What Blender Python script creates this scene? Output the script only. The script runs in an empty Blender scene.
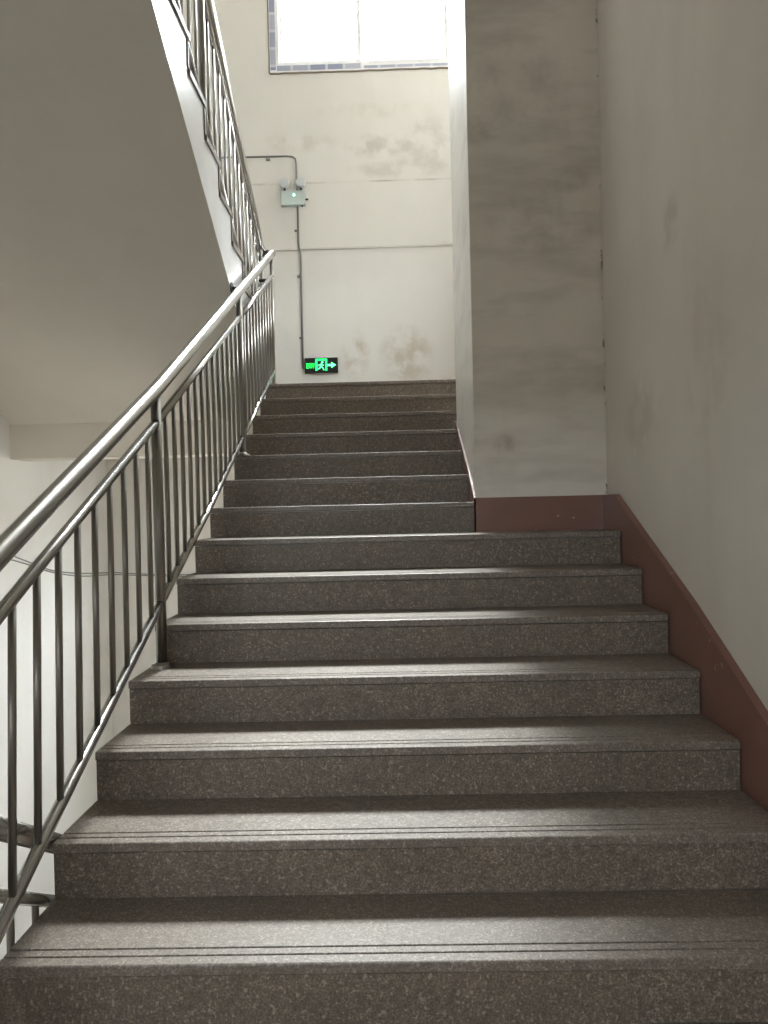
import bpy, bmesh, math, random
from mathutils import Vector, Matrix
random.seed(7)
sc = bpy.context.scene
COL = sc.collection

# ------------------------------------------------------------------ camera
FPX = 762.54
yaw, pit, rol = -.0185, -.0069, -.0235
F0 = Vector((math.sin(yaw), math.cos(yaw), 0)); R0 = Vector((math.cos(yaw), -math.sin(yaw), 0)); U0 = Vector((0, 0, 1))
FW = F0*math.cos(pit) + U0*math.sin(pit); U1 = -F0*math.sin(pit) + U0*math.cos(pit)
RT = R0*math.cos(rol) + U1*math.sin(rol); UP = -R0*math.sin(rol) + U1*math.cos(rol)
cd = bpy.data.cameras.new('camera'); cam = bpy.data.objects.new('camera', cd); COL.objects.link(cam)
cam.matrix_world = Matrix(((RT.x, UP.x, -FW.x, 0), (RT.y, UP.y, -FW.y, 0), (RT.z, UP.z, -FW.z, 1.0343), (0, 0, 0, 1)))
cd.sensor_fit = 'VERTICAL'; cd.sensor_height = 24; cd.lens = 24*FPX/1024
cd.clip_start = .05
sc.camera = cam

# ------------------------------------------------------------------ view, sky and daylight
sc.view_settings.view_transform = 'Standard'; sc.view_settings.look = 'None'
sc.view_settings.gamma = 1; sc.view_settings.use_curve_mapping = False
sc.view_settings.exposure = 1.75
sc.cycles.max_bounces = 14; sc.cycles.diffuse_bounces = 9; sc.cycles.glossy_bounces = 6; sc.cycles.transparent_max_bounces = 12
SKY = 22.0
w = bpy.data.worlds.new('sky'); sc.world = w; w.use_nodes = True
nt = w.node_tree; nt.nodes.clear()
wo = nt.nodes.new('ShaderNodeOutputWorld'); bg = nt.nodes.new('ShaderNodeBackground')
tc = nt.nodes.new('ShaderNodeTexCoord'); sp = nt.nodes.new('ShaderNodeSeparateXYZ'); rp = nt.nodes.new('ShaderNodeValToRGB')
nt.links.new(tc.outputs['Generated'], sp.inputs[0]); nt.links.new(sp.outputs['Z'], rp.inputs[0])
rp.color_ramp.elements[0].position = 0.0; rp.color_ramp.elements[0].color = (.22, .21, .19, 1)
rp.color_ramp.elements[1].position = .9; rp.color_ramp.elements[1].color = (1.0, 1.03, 1.06, 1)
e = rp.color_ramp.elements.new(.03); e.color = (.55, .56, .58, 1)
nt.links.new(rp.outputs[0], bg.inputs[0]); bg.inputs[1].default_value = SKY
nt.links.new(bg.outputs[0], wo.inputs[0])

sd = bpy.data.lights.new('hazy_sun', 'SUN'); sd.energy = 2.6; sd.angle = math.radians(11); sd.color = (1.0, .985, .95)
so = bpy.data.objects.new('hazy_sun', sd); COL.objects.link(so)
so.rotation_euler = Vector((.02, 1.0, 1.22)).to_track_quat('Z', 'Y').to_euler()

def portal(name, loc, sx, sz, rx, rz=0):
    l = bpy.data.lights.new(name, 'AREA'); l.shape = 'RECTANGLE'; l.size = sx; l.size_y = sz
    l.cycles.is_portal = True
    o = bpy.data.objects.new(name, l); o.location = loc; o.rotation_euler = (math.radians(rx), 0, math.radians(rz)); COL.objects.link(o)
YB = 7.45                                        # inner face of the back wall
WX0, WX1, WZ0, WZ1 = -1.15, .65, 5.285, 7.42      # upper window opening
LX0, LX1, LZ0, LZ1 = -1.55, .60, .05, 1.15        # lower window opening
portal('daylight_upper', ((WX0+WX1)/2, YB+.22, (WZ0+WZ1)/2), WX1-WX0, WZ1-WZ0, -90)
portal('daylight_lower', ((LX0+LX1)/2, YB+.22, (LZ0+LZ1)/2), LX1-LX0, LZ1-LZ0, -90)

SY0, SY1, SZ0, SZ1 = 5.1, 6.0, 3.0, 3.95        # window in the right wall of the half landing, behind the pier
portal('daylight_side', (1.02+.22, (SY0+SY1)/2, (SZ0+SZ1)/2), SY1-SY0, SZ1-SZ0, -90, -90)
FX0, FX1, FZ0, FZ1 = -1.7, -.4, 1.05, 1.95          # unseen window added behind the camera as fill for risers and walls
portal('daylight_fill_front', ((FX0+FX1)/2, -2.8-.22, (FZ0+FZ1)/2), FX1-FX0, FZ1-FZ0, 90)

# ------------------------------------------------------------------ measures
XL, XR, XW, XWL = -.949, 1.020, 1.05, -2.86
T, RS = .30, .1497
Y0 = 1.724
ny = lambda k: Y0 + T*k
nz = lambda k: RS*k + .0030*max(0, k-8)
ZL = nz(13)                 # 1.946 half landing
YLAND = ny(13)              # 5.624
ZM = nz(-3)                 # -.449 main landing under the camera
T2, R2 = .30, .17
YU = 5.75                   # first riser of the upper flight
ZTOP = ZL + 14*R2
ZLOW = ZM - 14*R2
YF = -2.8
ZC = 7.6
PX, PY0, PY1 = .390, 3.834, 4.92     # pier
XRAIL, XUR = -.90, -.985
XU1, XU0 = -.955, -2.86

# ------------------------------------------------------------------ materials
class M:
    def __init__(s, name):
        s.m = bpy.data.materials.new(name); s.m.use_nodes = True
        s.t = s.m.node_tree; s.b = s.t.nodes['Principled BSDF']
        s.pos = s.t.nodes.new('ShaderNodeNewGeometry').outputs['Position']
    def n(s, typ, **kw):
        x = s.t.nodes.new(typ)
        for k, v in kw.items(): setattr(x, k, v)
        return x
    def link(s, a, b): s.t.links.new(a, b)
    def mapv(s, scale, loc=(0, 0, 0)):
        mp = s.n('ShaderNodeMapping'); mp.inputs['Scale'].default_value = scale; mp.inputs['Location'].default_value = loc
        s.link(s.pos, mp.inputs[0]); return mp.outputs[0]
    def noise(s, scale, detail=3, rough=.55, vec=None):
        x = s.n('ShaderNodeTexNoise'); x.inputs['Scale'].default_value = scale; x.inputs['Detail'].default_value = detail
        x.inputs['Roughness'].default_value = rough; s.link(vec if vec is not None else s.pos, x.inputs['Vector']); return x.outputs[0]
    def vor(s, scale, vec=None):
        x = s.n('ShaderNodeTexVoronoi'); x.inputs['Scale'].default_value = scale
        s.link(vec if vec is not None else s.pos, x.inputs['Vector']); return x.outputs[0]
    def ramp(s, v, stops):
        r = s.n('ShaderNodeValToRGB'); el = r.color_ramp.elements
        while len(el) < len(stops): el.new(.5)
        for e, (p, c) in zip(el, stops):
            e.position = p; e.color = (c, c, c, 1) if isinstance(c, (int, float)) else (*c, 1)
        s.link(v, r.inputs[0]); return r.outputs[0]
    def mix(s, f, a, b, mode='MIX'):
        x = s.n('ShaderNodeMix', data_type='RGBA', blend_type=mode)
        for i, v in ((0, f), (6, a), (7, b)):
            if isinstance(v, (int, float)): x.inputs[i].default_value = v
            elif isinstance(v, tuple): x.inputs[i].default_value = (*v, 1)
            else: s.link(v, x.inputs[i])
        return x.outputs[2]
    def math(s, op, a, b=None, clamp=False):
        x = s.n('ShaderNodeMath', operation=op, use_clamp=clamp)
        for i, v in ((0, a), (1, b)):
            if v is None: continue
            if isinstance(v, (int, float)): x.inputs[i].default_value = v
            else: s.link(v, x.inputs[i])
        return x.outputs[0]
    def axis(s, a):
        x = s.n('ShaderNodeSeparateXYZ'); s.link(s.pos, x.inputs[0]); return x.outputs[a]
    def band(s, a, c, w):      # 1 on the line axis==c fading to 0 at distance w
        d = s.math('ABSOLUTE', s.math('SUBTRACT', s.axis(a), c))
        return s.math('SUBTRACT', 1.0, s.math('DIVIDE', d, w), True)
    def spot(s, c, r):         # soft ellipsoid mask
        mp = s.mapv((1/r[0], 1/r[1], 1/r[2]), (-c[0]/r[0], -c[1]/r[1], -c[2]/r[2]))
        l = s.n('ShaderNodeVectorMath', operation='LENGTH'); s.link(mp, l.inputs[0])
        return s.math('SUBTRACT', 1.0, l.outputs['Value'], True)
    def bump(s, h, st, dist=.01):
        b = s.n('ShaderNodeBump'); b.inputs['Strength'].default_value = st; b.inputs['Distance'].default_value = dist
        s.link(h, b.inputs['Height']); s.link(b.outputs[0], s.b.inputs['Normal'])
    def col(s, c):
        if isinstance(c, tuple): s.b.inputs['Base Color'].default_value = (*c, 1)
        else: s.link(c, s.b.inputs['Base Color'])
    def rough(s, v):
        if isinstance(v, (int, float)): s.b.inputs['Roughness'].default_value = v
        else: s.link(v, s.b.inputs['Roughness'])

def granite(name, dark, mid, light, rough, fl):
    m = M(name)
    fine = m.noise(170, 3, .65); mid_ = m.noise(45, 3, .6); big = m.noise(3.5, 3)
    worm = m.noise(95, 2, .5, m.mapv((1, 1, 1), (3, 7, 1)))
    c = m.ramp(fine, [(.30, dark), (.52, mid), (.72, light)])
    c = m.mix(m.ramp(mid_, [(.35, .55), (.62, 0.0)]), c, dark)
    c = m.mix(m.ramp(worm, [(.60, 0.0), (.68, .75)]), c, light)
    c = m.mix(m.ramp(big, [(.35, .22), (.65, 0.0)]), c, (.050, .040, .030))
    m.col(c); m.rough(m.ramp(big, [(.3, rough-.06), (.7, rough+.08)]))
    m.bump(fine, fl, .002); return m.m
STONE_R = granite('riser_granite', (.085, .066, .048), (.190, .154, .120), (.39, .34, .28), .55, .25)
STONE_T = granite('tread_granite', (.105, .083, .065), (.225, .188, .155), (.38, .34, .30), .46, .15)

def plaster(name, base, spots=(), extra=None, dirt=.10, rough=.75):
    m = M(name)
    cloud = m.noise(1.3, 5, .6); streak = m.noise(1.0, 4, .6, m.mapv((3, 3, .45)))
    c = m.mix(m.ramp(cloud, [(.40, 0.0), (.75, dirt*2.2)]), base, tuple(v*.55 for v in base))
    c = m.mix(m.ramp(streak, [(.52, 0.0), (.80, dirt*2.0)]), c, (base[0]*.60, base[1]*.53, base[2]*.42))
    for (ce, r, amt, dk) in spots:
        k = m.math('MULTIPLY', m.ramp(m.spot(ce, r), [(.0, 0.0), (.5, 1.0)]), m.ramp(m.noise(3.6/max(.2, max(r)), 5, .6), [(.42, 0.0), (.62, 1.0)]))
        c = m.mix(m.math('MULTIPLY', k, amt), c, dk)
    if extra: c = extra(m, c)
    m.col(c); m.rough(rough)
    m.bump(m.noise(9, 4), .12, .01); return m.m

WHITE = (.67, .63, .575)
def back_extra(m, c):
    for z, wd, a in ((4.205, .022, .75), (3.565, .012, .35)):
        k = m.math('MULTIPLY', m.ramp(m.band(2, z, wd), [(.2, 0.0), (.8, 1.0)]), m.ramp(m.noise(3, 4), [(.38, .15), (.6, 1.0)]))
        c = m.mix(m.math('MULTIPLY', k, a), c, (.22, .19, .15))
    return c
BACK = plaster('back_wall_plaster', (.69, .675, .64), [
    ((-.38, YB, 2.52), (.16, .5, .28), .55, (.42, .36, .26)), ((.12, YB, 2.50), (.30, .5, .34), .55, (.42, .36, .26)),
    ((-.12, YB, 4.55), (.35, .5, .14), .45, (.33, .30, .26)), ((.35, YB, 4.55), (.35, .5, .35), .35, (.35, .32, .28)),
    ((-.9, YB, 4.6), (.45, .5, .12), .3, (.40, .35, .28)), ((-.1, YB, 4.9), (.7, .5, .10), .22, (.42, .37, .30)),
    ((.1, YB, 4.32), (.6, .5, .10), .4, (.38, .35, .30))], back_extra, .06)
def pier_extra(m, c):
    k = m.math('MULTIPLY', m.ramp(m.band(0, 1.05, .014), [(.1, 0.0), (.6, 1.0)]), m.ramp(m.noise(14, 3), [(.58, 0.0), (.63, 1.0)]))
    c = m.mix(m.math('MULTIPLY', k, .8), c, (.06, .05, .04))
    smear = m.noise(1.0, 4, .62, m.mapv((1.6, 2, 6.5)))
    hi = m.ramp(m.axis(2), [(0.0, 0.0), (.9, 1.0)])
    k2 = m.ramp(smear, [(.48, 0.0), (.70, .30)])
    c = m.mix(k2, c, (.22, .175, .15))
    return c
PIER = plaster('pier_plaster', WHITE, [
    ((.62, PY0, 3.1), (.42, .6, .30), .26, (.22, .17, .15)), ((.75, PY0, 2.45), (.36, .6, .20), .30, (.25, .20, .17)),
    ((.55, PY0, 1.32), (.08, .6, .07), .8, (.30, .26, .20)), ((.44, PY0, 2.9), (.12, .6, .09), .35, (.20, .16, .14)),
    ((.9, PY0, 2.65), (.16, .6, .08), .35, (.22, .18, .15))], pier_extra, .14, .42)
RIGHT = plaster('right_wall_plaster', WHITE, [
    ((1.02, 2.9, 2.08), (.5, .13, .12), .35, (.36, .32, .24)), ((1.02, 3.3, 1.4), (.5, .30, .22), .30, (.40, .33, .24)),
    ((1.02, 2.6, 1.5), (.5, .25, .40), .22, (.42, .36, .27))], None, .10)
LEFT = plaster('left_wall_plaster', (.72, .72, .70), (), None, .06)
SOFFIT = plaster('soffit_plaster', (.66, .63, .57), (), None, .05)
SIDEW = plaster('stringer_paint', (.62, .625, .62), (), None, .16, .28)
CEIL = plaster('ceiling_paint', (.70, .67, .61), (), None, .04)

def skirt():
    m = M('brown_skirting_paint')
    c = m.mix(m.noise(5, 4), (.235, .115, .088), (.18, .088, .068))
    k = m.ramp(m.noise(13, 4, .6), [(.68, 0.0), (.69, 1.0)])
    c = m.mix(k, c, (.38, .30, .26)); m.col(c); m.rough(.30); return m.m
SKIRT = skirt()
def steel(name, c, r):
    m = M(name); m.col(m.mix(m.ramp(m.noise(9, 4), [(.4, 0.0), (.7, .12)]), c, tuple(v*.8 for v in c)))
    m.b.inputs['Metallic'].default_value = 1
    m.rough(r); return m.m
STEEL = steel('stainless_steel', (.50, .49, .475), .27)
STEEL_D = steel('dull_steel', (.30, .285, .26), .34)
def simple(name, c, r=.5, metal=0, em=None, es=0):
    m = M(name); m.col(m.mix(m.noise(30, 2), c, tuple(v*.9 for v in c))); m.rough(r); m.b.inputs['Metallic'].default_value = metal
    if em: m.b.inputs['Emission Color'].default_value = (*em, 1); m.b.inputs['Emission Strength'].default_value = es
    return m.m
VINYL = simple('window_vinyl', (.80, .81, .82), .35)
DARK = simple('dark_metal', (.03, .028, .026), .4, .6)
CONDUIT = simple('conduit_grey', (.20, .20, .19), .5)
LAMPBOX = simple('lamp_housing', (.52, .60, .59), .4)
LAMPHEAD = simple('lamp_head', (.60, .64, .66), .3)
LED = simple('green_led', (.1, .6, .4), .4, 0, (.25, 1, .6), 3)
BLACK = simple('sign_black', (.012, .014, .012), .3)
GREEN = simple('sign_green', (.02, .5, .12), .4, 0, (.01, .95, .10), 1.2)
GREENL = simple('sign_green_pale', (.1, .6, .3), .4, 0, (.12, 1.0, .34), .75)
CABLE = simple('cable_grey', (.22, .22, .21), .5)
CONC = simple('raw_concrete', (.25, .24, .22), .9)
SEAL = simple('window_sealant', (.25, .21, .17), .8)
def film(ax):
    m = M('blue_protective_film')
    br = m.n('ShaderNodeTexBrick'); br.inputs['Scale'].default_value = 1.0
    br.inputs['Brick Width'].default_value = .17; br.inputs['Row Height'].default_value = 10.0; br.inputs['Mortar Size'].default_value = .014; br.inputs['Bias'].default_value = 0
    br.inputs['Color1'].default_value = (.42, .45, .55, 1); br.inputs['Color2'].default_value = (.24, .27, .40, 1); br.inputs['Mortar'].default_value = (.55, .57, .62, 1)
    cx = m.n('ShaderNodeCombineXYZ'); m.link(m.axis(ax), cx.inputs[0]); cx.inputs[1].default_value = 5.0
    m.link(cx.outputs[0], br.inputs['Vector'])
    m.col(br.outputs[0]); m.rough(.5); return m.m
FILM_X = film(0); FILM_Z = film(2)
def glass():
    m = M('window_glass'); t = m.t
    tr = m.n('ShaderNodeBsdfTransparent'); gl = m.n('ShaderNodeBsdfGlossy'); gl.inputs['Roughness'].default_value = .02
    tr.inputs[0].default_value = (.93, .95, .95, 1)
    mx = m.n('ShaderNodeMixShader'); mx.inputs[0].default_value = .06; m.link(tr.outputs[0], mx.inputs[1]); m.link(gl.outputs[0], mx.inputs[2])
    m.link(mx.outputs[0], t.nodes['Material Output'].inputs['Surface']); return m.m
GLASS = glass()

# ------------------------------------------------------------------ mesh helpers
def box(bm, x0, x1, y0, y1, z0, z1, bev=0):
    g = bmesh.ops.create_cube(bm, size=1)
    for v in g['verts']:
        v.co = Vector(((x0+x1)/2 + v.co.x*(x1-x0), (y0+y1)/2 + v.co.y*(y1-y0), (z0+z1)/2 + v.co.z*(z1-z0)))
    if bev:
        es = list({e for v in g['verts'] for e in v.link_edges})
        bmesh.ops.bevel(bm, geom=es, offset=bev, segments=2, affect='EDGES', profile=.7)
def prism(bm, pts, x0, x1):       # pts (y,z) polygon extruded along x
    a = [bm.verts.new((x0, y, z)) for y, z in pts]; b = [bm.verts.new((x1, y, z)) for y, z in pts]
    n = len(pts)
    bm.faces.new(a); bm.faces.new(b[::-1])
    for i in range(n): bm.faces.new((a[i], a[(i+1) % n], b[(i+1) % n], b[i]))
    bmesh.ops.recalc_face_normals(bm, faces=bm.faces)
def tube(bm, pts, r, seg=16, cap=True):
    pts = [Vector(p) for p in pts]; rings = []
    up = Vector((1, 0, 0))
    for i, p in enumerate(pts):
        if i == 0: d = pts[1]-p
        elif i == len(pts)-1: d = p-pts[i-1]
        else: d = (pts[i+1]-p).normalized() + (p-pts[i-1]).normalized()
        d.normalize()
        if abs(d.dot(up)) > .97: up = Vector((0, 0, 1))
        u = (up - d*up.dot(d)).normalized(); v = d.cross(u); up = u
        rr = r
        rings.append([bm.verts.new(p + (u*math.cos(2*math.pi*k/seg) + v*math.sin(2*math.pi*k/seg))*rr) for k in range(seg)])
    for a, b in zip(rings, rings[1:]):
        for k in range(seg):
            f = bm.faces.new((a[k], a[(k+1) % seg], b[(k+1) % seg], b[k])); f.smooth = True
    if cap: bm.faces.new(rings[0][::-1]); bm.faces.new(rings[-1])
    return rings
def smooth_path(pts, n=6):
    out = []; P = [Vector(p) for p in pts]
    for i in range(len(P)-1):
        p0 = P[max(i-1, 0)]; p1 = P[i]; p2 = P[i+1]; p3 = P[min(i+2, len(P)-1)]
        for k in range(n):
            t = k/n
            out.append(.5*((2*p1) + (p2-p0)*t + (2*p0-5*p1+4*p2-p3)*t*t + (3*p1-p0-3*p2+p3)*t**3))
    out.append(P[-1]); return out
def disc(bm, c, r, h, axis='Z', seg=20, r2=None):
    g = bmesh.ops.create_cone(bm, cap_ends=True, segments=seg, radius1=r, radius2=r2 if r2 is not None else r, depth=h)
    rot = {'Z': Matrix(), 'X': Matrix.Rotation(math.pi/2, 4, 'Y'), 'Y': Matrix.Rotation(math.pi/2, 4, 'X')}[axis]
    for v in g['verts']: v.co = rot @ v.co + Vector(c)
def obj(name, bm, mat, parent=None, loc=None):
    bmesh.ops.recalc_face_normals(bm, faces=bm.faces)
    me = bpy.data.meshes.new(name); bm.to_mesh(me); bm.free(); me.materials.append(mat)
    o = bpy.data.objects.new(name, me); COL.objects.link(o)
    if parent is not None:
        o.parent = parent
        p = parent; off = Vector((0, 0, 0))
        while p is not None: off += p.location; p = p.parent
        me.transform(Matrix.Translation(-off))
    return o
def struct(name, bm, mat, parent=None):
    o = obj(name, bm, mat, parent)
    if parent is None: o['kind'] = 'structure'
    return o
def thing(name, label, cat, loc=(0, 0, 0), group=None):
    o = bpy.data.objects.new(name, None); o.empty_display_size = .1; COL.objects.link(o); o.location = loc
    o['label'] = label; o['category'] = cat
    if group: o['group'] = group
    return o
B = bmesh.new

# ------------------------------------------------------------------ the stairwell shell
ZB = ZLOW - .2
bm = B(); box(bm, XWL-.24, XWL, YF-.24, YB+.24, ZB, ZC+.2); struct('wall_left', bm, LEFT)
bm = B()
box(bm, XW, XW+.24, YF-.24, SY0, ZB, ZC+.2); box(bm, XW, XW+.24, SY1, YB+.24, ZB, ZC+.2)
box(bm, XW, XW+.24, SY0, SY1, ZB, SZ0); box(bm, XW, XW+.24, SY0, SY1, SZ1, ZC+.2); struct('wall_right', bm, RIGHT)
bm = B()
box(bm, XWL, FX0, YF-.24, YF, ZB, ZC+.2); box(bm, FX1, XW, YF-.24, YF, ZB, ZC+.2)
box(bm, FX0, FX1, YF-.24, YF, ZB, FZ0); box(bm, FX0, FX1, YF-.24, YF, FZ1, ZC+.2); struct('wall_front', bm, CEIL)
bm = B()
box(bm, XWL, WX0, YB, YB+.24, ZB, ZC+.2); box(bm, WX1, XW, YB, YB+.24, ZB, ZC+.2)
for z0, z1 in ((ZB, LZ0), (LZ1, WZ0), (WZ1, ZC+.2)): box(bm, WX0, WX1, YB, YB+.24, z0, z1)
struct('wall_back', bm, BACK)
bm = B(); box(bm, XWL, XW, YF, YB, ZC, ZC+.2); struct('ceiling', bm, CEIL)
bm = B(); box(bm, XWL, XW, 1.0, YB, ZLOW-.2, ZLOW); struct('floor', bm, CONC)
# landing slabs
bm = B(); box(bm, XL+.003, XW, YF, ny(-3)+T, ZM-.16, ZM); box(bm, XWL, XL+.003, YF, 1.43, ZM-.16, ZM); struct('floor', bm, STONE_T)
bm = B(); box(bm, XWL, XW, YLAND+.03, YB, ZL-.16, ZL); struct('floor', bm, STONE_T)
bm = B(); box(bm, XWL, XW, YF, YU-13*T2, ZTOP-.16, ZTOP); struct('floor', bm, CEIL)
# beams
bm = B(); box(bm, XWL, XU1, 5.60, 5.86, 1.45, ZL-.16); struct('trim_1', bm, SOFFIT)
bm = B(); box(bm, XWL, XW, YB-.02, YB, 3.555, 4.205, .006); struct('trim_2', bm, BACK)
# pier on the right wall
bm = B(); box(bm, PX, XW, PY0, PY1, ZL-1.4, ZC, .004); struct('wall_pier', bm, PIER)

# skirting
def nose(y): return (y-Y0)*RS/T
bm = B(); prism(bm, [(.9, nose(.9)-.20), (3.834, nose(3.834)-.20), (3.834, 1.068), (3.63, 1.068), (2.71, .667), (.9, nose(.9)+.186)], XR+.003, XW)
struct('baseboard_right', bm, SKIRT)
bm = B(); box(bm, PX-.008, XR+.003, PY0-.008, PY0, nz(6)-.02, 1.068); struct('baseboard_pier', bm, SKIRT)
bm = B(); prism(bm, [(PY0-.008, 1.068), (4.12, 1.225), (PY1, 1.578), (PY1, 1.30), (PY0-.008, .80)], PX-.009, PX); struct('baseboard_pier', bm, SKIRT)

# windows
def window(name, x0, x1, z0, z1, place=None):
    before = set(bpy.data.objects)
    bm = B(); fy0, fy1 = YB-.004, YB+.07
    t = .090
    for a in ((x0, x0+t, z0, z1), (x1-t, x1, z0, z1), (x0+t, x1-t, z0, z0+t), (x0+t, x1-t, z1-t, z1)):
        box(bm, a[0], a[1], fy0, fy1, a[2], a[3])
    r = struct(name, bm, VINYL)
    xm = (x0+x1)/2 - (.03 if place is None else 0)
    for a, b, yy in ((x0+t, xm+.025, YB+.02), (xm-.025, x1-t, YB+.045)):
        bm = B(); s = .035
        for q in ((a, a+s, z0+t, z1-t), (b-s, b, z0+t, z1-t), (a+s, b-s, z0+t, z0+t+s), (a+s, b-s, z1-t-s, z1-t)):
            box(bm, q[0], q[1], yy, yy+.022, q[2], q[3], .004)
        sash = obj('sash', bm, VINYL, r)
        bm = B(); box(bm, a+s, b-s, yy+.008, yy+.013, z0+t+s, z1-t-s); obj('pane', bm, GLASS, sash)
    for q, fm in (((x0+.006, x0+.060, z0+.03, z1-.02), FILM_Z), ((x0+.070, xm+.02, z0+.020, z0+.070), FILM_X), ((xm+.05, x1-.03, z0+.020, z0+.045), FILM_X)):
        bm = B(); box(bm, q[0], q[1], fy0-.002, fy0, q[2], q[3])
        f = obj('protective_film', bm, fm, r); f['label'] = 'bluish patterned protective film on the frame'
    bm = B()
    tube(bm, [(x0+i*(x1-x0)/24, fy0-.002, z0-.004+random.uniform(-.003, .003)) for i in range(25)], .009, 8)
    tube(bm, [(x0-.004+random.uniform(-.002, .002), fy0-.002, z0+i*(z1-z0)/24) for i in range(25)], .006, 8)
    obj('sealant_bead', bm, SEAL, r)
    if place is not None:
        for o in set(bpy.data.objects) - before: o.data.transform(place)
    return r
window('window_1', WX0, WX1, WZ0, WZ1)
window('window_2', LX0, LX1, LZ0, LZ1)
window('window_3', -SY1, -SY0, SZ0, SZ1, Matrix.Translation((XW-YB, 0, 0)) @ Matrix.Translation((YB, 0, 0)) @ Matrix.Rotation(-math.pi/2, 4, 'Z') @ Matrix.Translation((0, -YB, 0)))
window('fill_window', -FX1, -FX0, FZ0, FZ1, Matrix.Translation((0, YF, 0)) @ Matrix.Rotation(math.pi, 4, 'Z') @ Matrix.Translation((0, -YB, 0)))  # added opening in the unseen front wall, lets in fill light

# ------------------------------------------------------------------ the flight in front of the camera
def tread_profile(y, z, depth, th=.026):
    # (y,z): front top corner; grooves cut across the nosing; y grows to the back
    p = [(y+depth, z), ]
    for g in (.066, .036):
        p += [(y+g+.0038, z), (y+g+.002, z-.003), (y+g-.002, z-.003), (y+g-.0038, z)]
    p = [p[0]] + p[1:]
    p += [(y+.004, z), (y+.0012, z-.0012), (y, z-.004), (y, z-th+.002), (y+.002, z-th), (y+depth, z-th)]
    return p
stairs = thing('staircase', 'straight flight of dark speckled granite steps climbing to the half landing', 'staircase', (0, ny(-3)+T, ZM))
OV = .005
seams = {1: -.004, 3: .026, 6: .35, 0: .5, 8: -.3}
for k in range(-2, 14):
    xr = PX-.010 if 7 <= k <= 10 else XR
    bm = B()
    d = T+OV if k < 13 else .33
    prism(bm, tread_profile(ny(k), nz(k), d), XL, xr)
    o = obj('tread', bm, STONE_T, stairs)
    bm = B(); y = ny(k)+OV
    xs = [XL+.001]
    if k in seams and seams[k] < xr-.1: xs += [seams[k], seams[k]]
    xs += [xr-.001 if xr > .9 else xr]
    for i in range(0, len(xs), 2): box(bm, xs[i], xs[i+1], y+.0018*(i//2), y+.02, nz(k-1), nz(k)-.0285)
    obj('riser', bm, STONE_R, stairs)
pts = []
for k in range(-2, 14):
    pts += [(ny(k)+OV+.02, nz(k-1)-.028), (ny(k)+OV+.02, nz(k)-.0262)]
pts += [(YLAND+.3, ZL-.0262), (YLAND+.3, nz(13)-.30), (ny(-2)+.35, nz(-2)-.30)]
bm = B(); prism(bm, pts, XL+.006, XW-.002); o = obj('flight_slab', bm, SIDEW, stairs)

# ------------------------------------------------------------------ upper and lower flights on the left
def side_flight(label, ystart, zbase, up, x0, x1, soff, loc):
    # runs towards the camera when up (from ystart, -y) and away from it when going down
    st = thing('staircase', label, 'staircase', loc)
    n = 14; pts = []
    if up:
        for j in range(n):
            y = ystart - j*T2; z = zbase + j*R2
            pts += [(y-.02, z-.03 if j else z), (y-.02, z+R2-.03)]
            if j < n-1:
                bm = B(); prism(bm, [(a, b) for a, b in tread_profile(0, z+R2, T2+.012, .03)], x0, x1+.010)
                for v in bm.verts: v.co.y = y - v.co.y + .012
                obj('tread', bm, STONE_T, st)
            bm = B(); box(bm, x0, x1+.006, y-.02, y, z, z+R2-.03); obj('riser', bm, STONE_R, st)
        ye = ystart - (n-1)*T2-.02; 
        s = lambda y: 1.705 + R2/T2*(5.6-y)
        pts += [(ye-.05, zbase+n*R2-.03), (ye-.05, s(ye-.05)), (5.6, s(5.6)), (5.6, zbase-.05)]
    else:
        for j in range(n):
            y = ystart + j*T2; z = zbase - (j+1)*R2
            pts += [(y-.0, z+R2-.03), (y, z-.03 if j < n-1 else z)]
            if j < n-1:
                bm = B(); prism(bm, tread_profile(0, z, T2+.012, .03), x0, x1)
                for v in bm.verts: v.co.y = y + T2 - v.co.y + .012
                obj('tread', bm, STONE_T, st)
            bm = B(); box(bm, x0, x1-.004, y, y+.02, z, z+R2-.03); obj('riser', bm, STONE_R, st)
        ye = ystart + (n-1)*T2
        pts += [(ye, zbase-n*R2-.12), (ystart-.02, zbase-.32), (ystart-.02, zbase-.03)]
    bm = B(); prism(bm, pts, x0, x1); sl = obj('flight_slab', bm, SIDEW if up else SIDEW, st)
    if up:
        sl.data.materials.append(SOFFIT)
        for p in sl.data.polygons:
            if abs(p.normal.x) < .3 and p.normal.z < -.5: p.material_index = 1
    return st
side_flight('upper flight on the left seen from below with grey soffit and white painted sawtooth side', YU, ZL, True, XU0+.003, XU1, 0, (XU1, YU, ZL))
side_flight('lower flight on the far left going down beneath the grey soffit', 1.43, ZM, False, XWL+.003, XU1, 0, (XU1, 1.43, ZM))

# ------------------------------------------------------------------ railings
def interp(tab, y):
    if y <= tab[0][0]: return tab[0][1]
    for (a, b), (c, d) in zip(tab, tab[1:]):
        if y <= c: return b + (d-b)*(y-a)/(c-a)
    return tab[-1][1]
HR = [(.5, .975), (1.7, .960), (2.87, .930), (4.6, .952), (5.73, .962)]
MR = [(.5, .84), (1.7, .830), (2.85, .81), (5.66, .80)]
BR = [(.5, .165), (1.7, .160), (2.85, .132), (3.6, .102), (5.66, .095)]
rail = thing('stair_railing', 'stainless steel railing with round handrail and balusters along the granite flight', 'railing', (XRAIL, ny(-3)+T, ZM))
line = lambda tab, y: nose(y) + interp(tab, y)
ys = [.5, 1.0, 1.7, 2.3, 2.87, 3.4, 4.0, 4.6, 5.2, 5.715]
bm = B(); tube(bm, [(XRAIL, y, line(HR, y)) for y in ys], .0275, 24)
obj('handrail', bm, STEEL, rail)
posts = [1.02, 2.850, 4.45]
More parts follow.
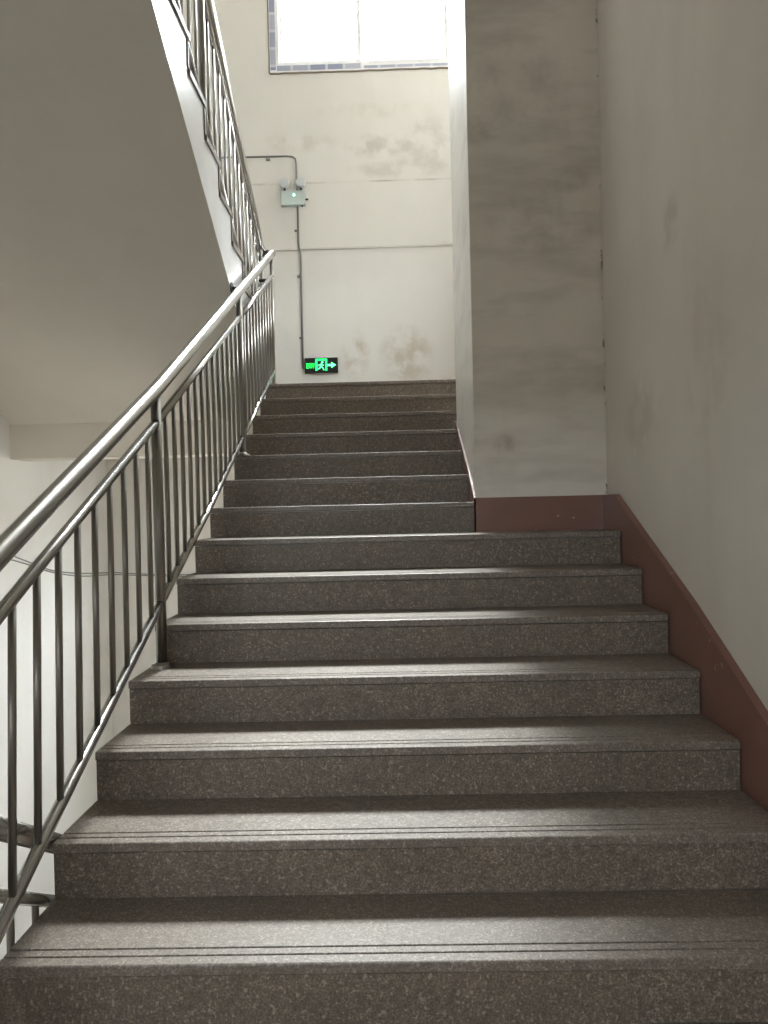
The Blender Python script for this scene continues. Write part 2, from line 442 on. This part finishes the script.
segs = [(.5, 1.02), (1.02, 2.850), (2.850, 4.45), (4.45, 5.67)]
for a, b in segs:
    m_ = (a+b)/2
    bm = B(); tube(bm, [(XRAIL, y, line(MR, y)) for y in (a, m_, b)], .0165, 18); obj('middle_rail', bm, STEEL, rail)
    bm = B(); tube(bm, [(XRAIL, y, line(BR, y)) for y in (a, m_, b)], .0165, 16); obj('bottom_rail', bm, STEEL, rail)
for y in posts:
    k = math.floor((y-Y0)/T); zt = nz(k)
    bm = B(); tube(bm, [(XRAIL, y, zt), (XRAIL, y, line(HR, y)-.02)], .0195, 18)
    p = obj('post', bm, STEEL_D, rail)
    bm = B(); disc(bm, (XRAIL, y, zt+.006), .044, .012, r2=.040); disc(bm, (XRAIL, y, zt+.016), .030, .010, r2=.022); obj('base_flange', bm, STEEL_D, p)
bm = B(); tube(bm, [(XRAIL, 5.67, ZL), (XRAIL, 5.67, line(HR, 5.67)-.01)], .0125, 14); p = obj('post', bm, STEEL_D, rail)
bm = B(); disc(bm, (XRAIL, 5.67, ZL+.005), .026, .01); obj('base_flange', bm, STEEL_D, p)
bal = []
bal += [2.737-.1275*j for j in range(13)]
for a, b, n in ((.5, 1.02, 3), (2.850, 4.45, 13), (4.45, 5.67, 10)):
    bal += [a + (b-a)*(i+1)/(n+1) for i in range(n)]
for y in bal:
    bm = B(); dy = .034*max(0, min(1, (2.85-y)/1.1)); tube(bm, [(XRAIL, y, line(BR, y)+.004), (XRAIL, y+dy, line(MR, y+dy)-.004)], .0095, 12); obj('baluster', bm, STEEL_D, rail)

# upper railing
un = lambda y: 2.116 + (5.624-y)*R2/T2
UP_ = thing('stair_railing', 'stainless steel railing climbing the upper flight beside its white sawtooth edge', 'railing', (XUR, YU, ZL))
bm = B()
path = [(XUR, y, un(y)+.95) for y in (2.2, 3.0, 4.0, 5.0, 5.55)] + smooth_path([(XUR, 5.60, un(5.60)+.95), (XUR, 5.68, un(5.68)+.935), (XUR+.02, 5.735, un(5.72)+.90), (XUR+.055, 5.725, 2.955), (XRAIL+.0, 5.700, 2.945)], 5)
tube(bm, path, .027, 20); obj('handrail', bm, STEEL, UP_)
bm = B(); disc(bm, (XRAIL-.033, 5.705, 2.947), .030, .016, 'X'); obj('weld_collar', bm, DARK, UP_)
for a, b in ((2.2, 4.05), (4.05, 5.70)):
    for nm, off, r in (('middle_rail', .80, .0165), ('bottom_rail', .135, .0165)):
        bm = B(); tube(bm, [(XUR, a, un(a)+off), (XUR, b, un(b)+off)], r, 16); obj(nm, bm, STEEL, UP_)
for y in (2.25, 4.05):
    j = math.ceil((YU-y)/T2); zt = ZL + j*R2
    bm = B(); tube(bm, [(XUR, y, zt), (XUR, y, un(y)+.93)], .0195, 16); p = obj('post', bm, STEEL_D, UP_)
    bm = B(); disc(bm, (XUR, y, zt+.006), .036, .012); obj('base_flange', bm, STEEL_D, p)
bm = B(); tube(bm, [(XUR, 5.70, ZL), (XUR, 5.70, un(5.70)+.93)], .0195, 16); p = obj('post', bm, STEEL_D, UP_)
bm = B(); disc(bm, (XUR, 5.70, ZL+.006), .036, .012); obj('base_flange', bm, STEEL_D, p)
for a, b, n in ((2.25, 4.05, 13), (4.05, 5.70, 12)):
    for i in range(n):
        y = a + (b-a)*(i+1)/(n+1)
        bm = B(); tube(bm, [(XUR, y, un(y)+.14), (XUR, y, un(y)+.796)], .0095, 10); obj('baluster', bm, STEEL, UP_)

# lower railing
ln = lambda y: ZM - (y-1.43)*R2/T2
LW = thing('stair_railing', 'steel railing of the descending flight glimpsed at the far left bottom corner', 'railing', (XUR, 1.43, ZM))
bm = B(); tube(bm, [(XUR, y, ln(y)+.95) for y in (1.2, 3.0, 5.5)], .027, 20); obj('handrail', bm, STEEL, LW)
for nm, off, r in (('middle_rail', .785, .0165), ('bottom_rail', .135, .0165)):
    bm = B(); tube(bm, [(XUR, y, ln(y)+off) for y in (1.2, 5.5)], r, 16); obj(nm, bm, STEEL, LW)
for y in (1.35, 3.2, 5.2):
    j = max(0, math.ceil((y-1.43)/T2)); zt = ZM - j*R2
    bm = B(); tube(bm, [(XUR, y, zt), (XUR, y, ln(y)+.93)], .0195, 16); p = obj('post', bm, STEEL_D, LW)
    bm = B(); disc(bm, (XUR, y, zt+.006), .036, .012); obj('base_flange', bm, STEEL_D, p)
for i in range(29):
    y = 1.48 + i*.1286
    if abs(y-3.2) < .05: continue
    bm = B(); tube(bm, [(XUR, y, ln(y)+.14), (XUR, y, ln(y)+.78)], .0095, 10); obj('baluster', bm, STEEL_D, LW)

# brackets tying our railing to the neighbouring flight
for lab, (x0, x1, y, z, fl) in (('dark flanged bracket holding the handrail to the white side of the upper flight', (XU1, XRAIL-.024, 4.50, 2.345, True)),
                                ('short dark bar joining the two middle rails near the landing', (XUR+.014, XRAIL-.014, 5.54, 2.700, False))):
    t = thing('railing_bracket', lab, 'bracket', (x1, y, z))
    bm = B(); tube(bm, [(x0, y, z), (x1, y, z)], .0125, 12); obj('rod', bm, DARK, t)
    if fl:
        bm = B(); disc(bm, (x0+.004, y, z), .036, .008, 'X'); obj('flange', bm, DARK, t)

# ------------------------------------------------------------------ back wall fittings
con = thing('electrical_conduit', 'thin grey electrical conduit bent down the back wall to the exit sign', 'conduit', (-.909, YB, 2.42))
bm = B(); yy = YB-.012; yb = YB-.032
pts = [(-2.2, yb, 4.475), (-1.0, yb, 4.462), (-.945, yb, 4.455), (-.918, yb, 4.435), (-.910, yb, 4.39), (-.907, yb, 3.97), (-.908, yb, 3.63), (-.905, yb, 3.57), (-.893, yy, 3.52), (-.890, yy, 3.44), (-.892, yy, 3.0), (-.896, yy, 2.40)]
tube(bm, pts, .0095, 10); obj('pipe', bm, CONDUIT, con)
for x, z in ((-1.19, 4.445), (-.925, 3.74), (-.905, 2.70), (-.91, 3.30)):
    bm = B(); box(bm, x-.020, x+.022, YB-.035 if z > 3.6 and z < 4.2 else YB-.022, YB, z-.008, z+.008, .002); obj('clip', bm, CONDUIT, con)

em = thing('emergency_light', 'pale grey twin-head emergency light box on the back wall under the window', 'emergency light', (-.945, YB, 4.04))
bm = B(); box(bm, -1.065, -.828, YB-.075, YB-.001, 3.972, 4.112, .008); hs = obj('housing', bm, LAMPBOX, em)
bm = B(); disc(bm, (-.935, YB-.077, 4.068), .009, .006, 'Y'); l = obj('indicator_light', bm, LED, hs); l['label'] = 'small glowing green indicator'
for x in (-1.028, -.868):
    bm = B()
    disc(bm, (x, YB-.060, 4.19), .050, .035, 'Y', 28, .046); h = obj('lamp_head', bm, LAMPHEAD, em)
    bm = B(); disc(bm, (x, YB-.080, 4.19), .040, .008, 'Y', 28); obj('lens', bm, LAMPHEAD, h)
    bm = B(); tube(bm, [(x+.005, YB-.05, 4.105), (x, YB-.055, 4.15)], .010, 10); obj('neck', bm, DARK, h)
bm = B(); disc(bm, (-.815, YB-.05, 4.03), .009, .03, 'X'); disc(bm, (-.86, YB-.05, 3.968), .008, .014, 'Z'); obj('knob', bm, DARK, em)

sg = thing('exit_sign', 'black exit sign with glowing green running figure and arrow above the top step', 'exit sign', (-.713, YB, 2.425))
sx0, sx1, sz0, sz1 = -.876, -.552, 2.352, 2.499; ys_ = YB-.030
bm = B(); box(bm, sx0, sx1, ys_, YB-.001, sz0, sz1, .004); obj('housing', bm, BLACK, sg)
W_ = sx1-sx0
def flat(bm, poly, y, t=.0012):
    a = [bm.verts.new((x, y, z)) for x, z in poly]; b = [bm.verts.new((x, y+t, z)) for x, z in poly]
    n = len(poly); bm.faces.new(a); bm.faces.new(b[::-1])
    for i in range(n): bm.faces.new((a[i], a[(i+1) % n], b[(i+1) % n], b[i]))
cz = (sz0+sz1)/2
# door pictogram: green doorway with a running figure
dx = sx0 + W_*.50
bm = B(); flat(bm, [(dx-.056, cz-.052), (dx-.056, cz+.062), (dx+.056, cz+.062), (dx+.056, cz-.052), (dx+.040, cz-.052), (dx+.040, cz+.046), (dx-.040, cz+.046), (dx-.040, cz-.052)], ys_-.0018)
obj('door_pictogram', bm, GREEN, sg)
bm = B()
flat(bm, [(dx+.010+.011*math.cos(a*math.pi/8), cz+.030+.011*math.sin(a*math.pi/8)) for a in range(16)], ys_-.0022)
flat(bm, [(dx-.004, cz+.016), (dx+.012, cz+.016), (dx+.006, cz-.014), (dx-.012, cz-.014)], ys_-.0022)
flat(bm, [(dx+.008, cz+.014), (dx+.028, cz+.000), (dx+.024, cz-.006), (dx+.008, cz+.004)], ys_-.0022)
flat(bm, [(dx-.002, cz+.014), (dx-.026, cz+.006), (dx-.030, cz-.008), (dx-.023, cz-.009), (dx-.020, cz+.001), (dx-.004, cz+.004)], ys_-.0022)
flat(bm, [(dx-.006, cz-.012), (dx+.006, cz-.012), (dx+.022, cz-.026), (dx+.030, cz-.048), (dx+.020, cz-.050), (dx+.012, cz-.032)], ys_-.0022)
flat(bm, [(dx-.012, cz-.010), (dx-.001, cz-.014), (dx-.012, cz-.034), (dx-.034, cz-.040), (dx-.035, cz-.030), (dx-.020, cz-.027)], ys_-.0022)
obj('running_figure', bm, GREENL, sg)
bm = B(); ax = sx0+W_*.80
flat(bm, [(ax-.040, cz-.010), (ax-.040, cz+.010), (ax+.000, cz+.010), (ax+.000, cz+.030), (ax+.048, cz), (ax+.000, cz-.030), (ax+.000, cz-.010)], ys_-.0018)
obj('arrow', bm, GREENL, sg)
def text(name, s, x, z, size, mat, parent, y, spacing=1.0, sx=1.0):
    cu = bpy.data.curves.new(name, 'FONT'); cu.body = s; cu.size = size; cu.extrude = .0006; cu.align_x = 'CENTER'; cu.space_character = spacing
    to = bpy.data.objects.new(name, cu); COL.objects.link(to)
    bpy.context.view_layer.update()
    me = bpy.data.meshes.new_from_object(to.evaluated_get(bpy.context.evaluated_depsgraph_get()))
    bpy.data.objects.remove(to); me.materials.clear(); me.materials.append(mat)
    me.transform(Matrix.Translation((x, y, z)) @ Matrix.Rotation(math.pi/2, 4, 'X') @ Matrix.Scale(sx, 4, (1, 0, 0)))
    off = parent.location; me.transform(Matrix.Translation(-off))
    o = bpy.data.objects.new(name, me); COL.objects.link(o); o.parent = parent; return o
text('lettering', '安全出口', sx0+W_*.175, cz+.002, .026, GREEN, sg, ys_-.0012, .95, .88)
text('lettering', 'EXIT', sx0+W_*.175, cz-.028, .034, GREEN, sg, ys_-.0012, 1.05, 1.15)

# cables on the left wall
for dz, dy, lab in ((0, 0, 'upper of two thin grey cables sagging along the left wall behind the balusters'),
                    (-.026, .0, 'lower of two thin grey cables sagging along the left wall behind the balusters')):
    xx = XWL+.006
    p = [(xx, 3.2, 1.00+dz), (xx, 4.3, .90+dz*1.2), (xx, 5.41, .767+dz*1.5), (xx, 5.7, .705+dz), (xx, 6.22, .575+dz*.6), (xx, 6.8, .50+dz), (xx, 7.38, .455+dz*.8), (xx+.05, YB-.006, .45+dz*.8), (-2.35, YB-.006, .42+dz*.5), (-1.5, YB-.006, .40+dz)]
    bm = B(); tube(bm, smooth_path(p, 5), .005, 8)
    o = obj('wall_cable', bm, CABLE); o['label'] = lab; o['category'] = 'cable'; o['group'] = 'cables along the left wall'
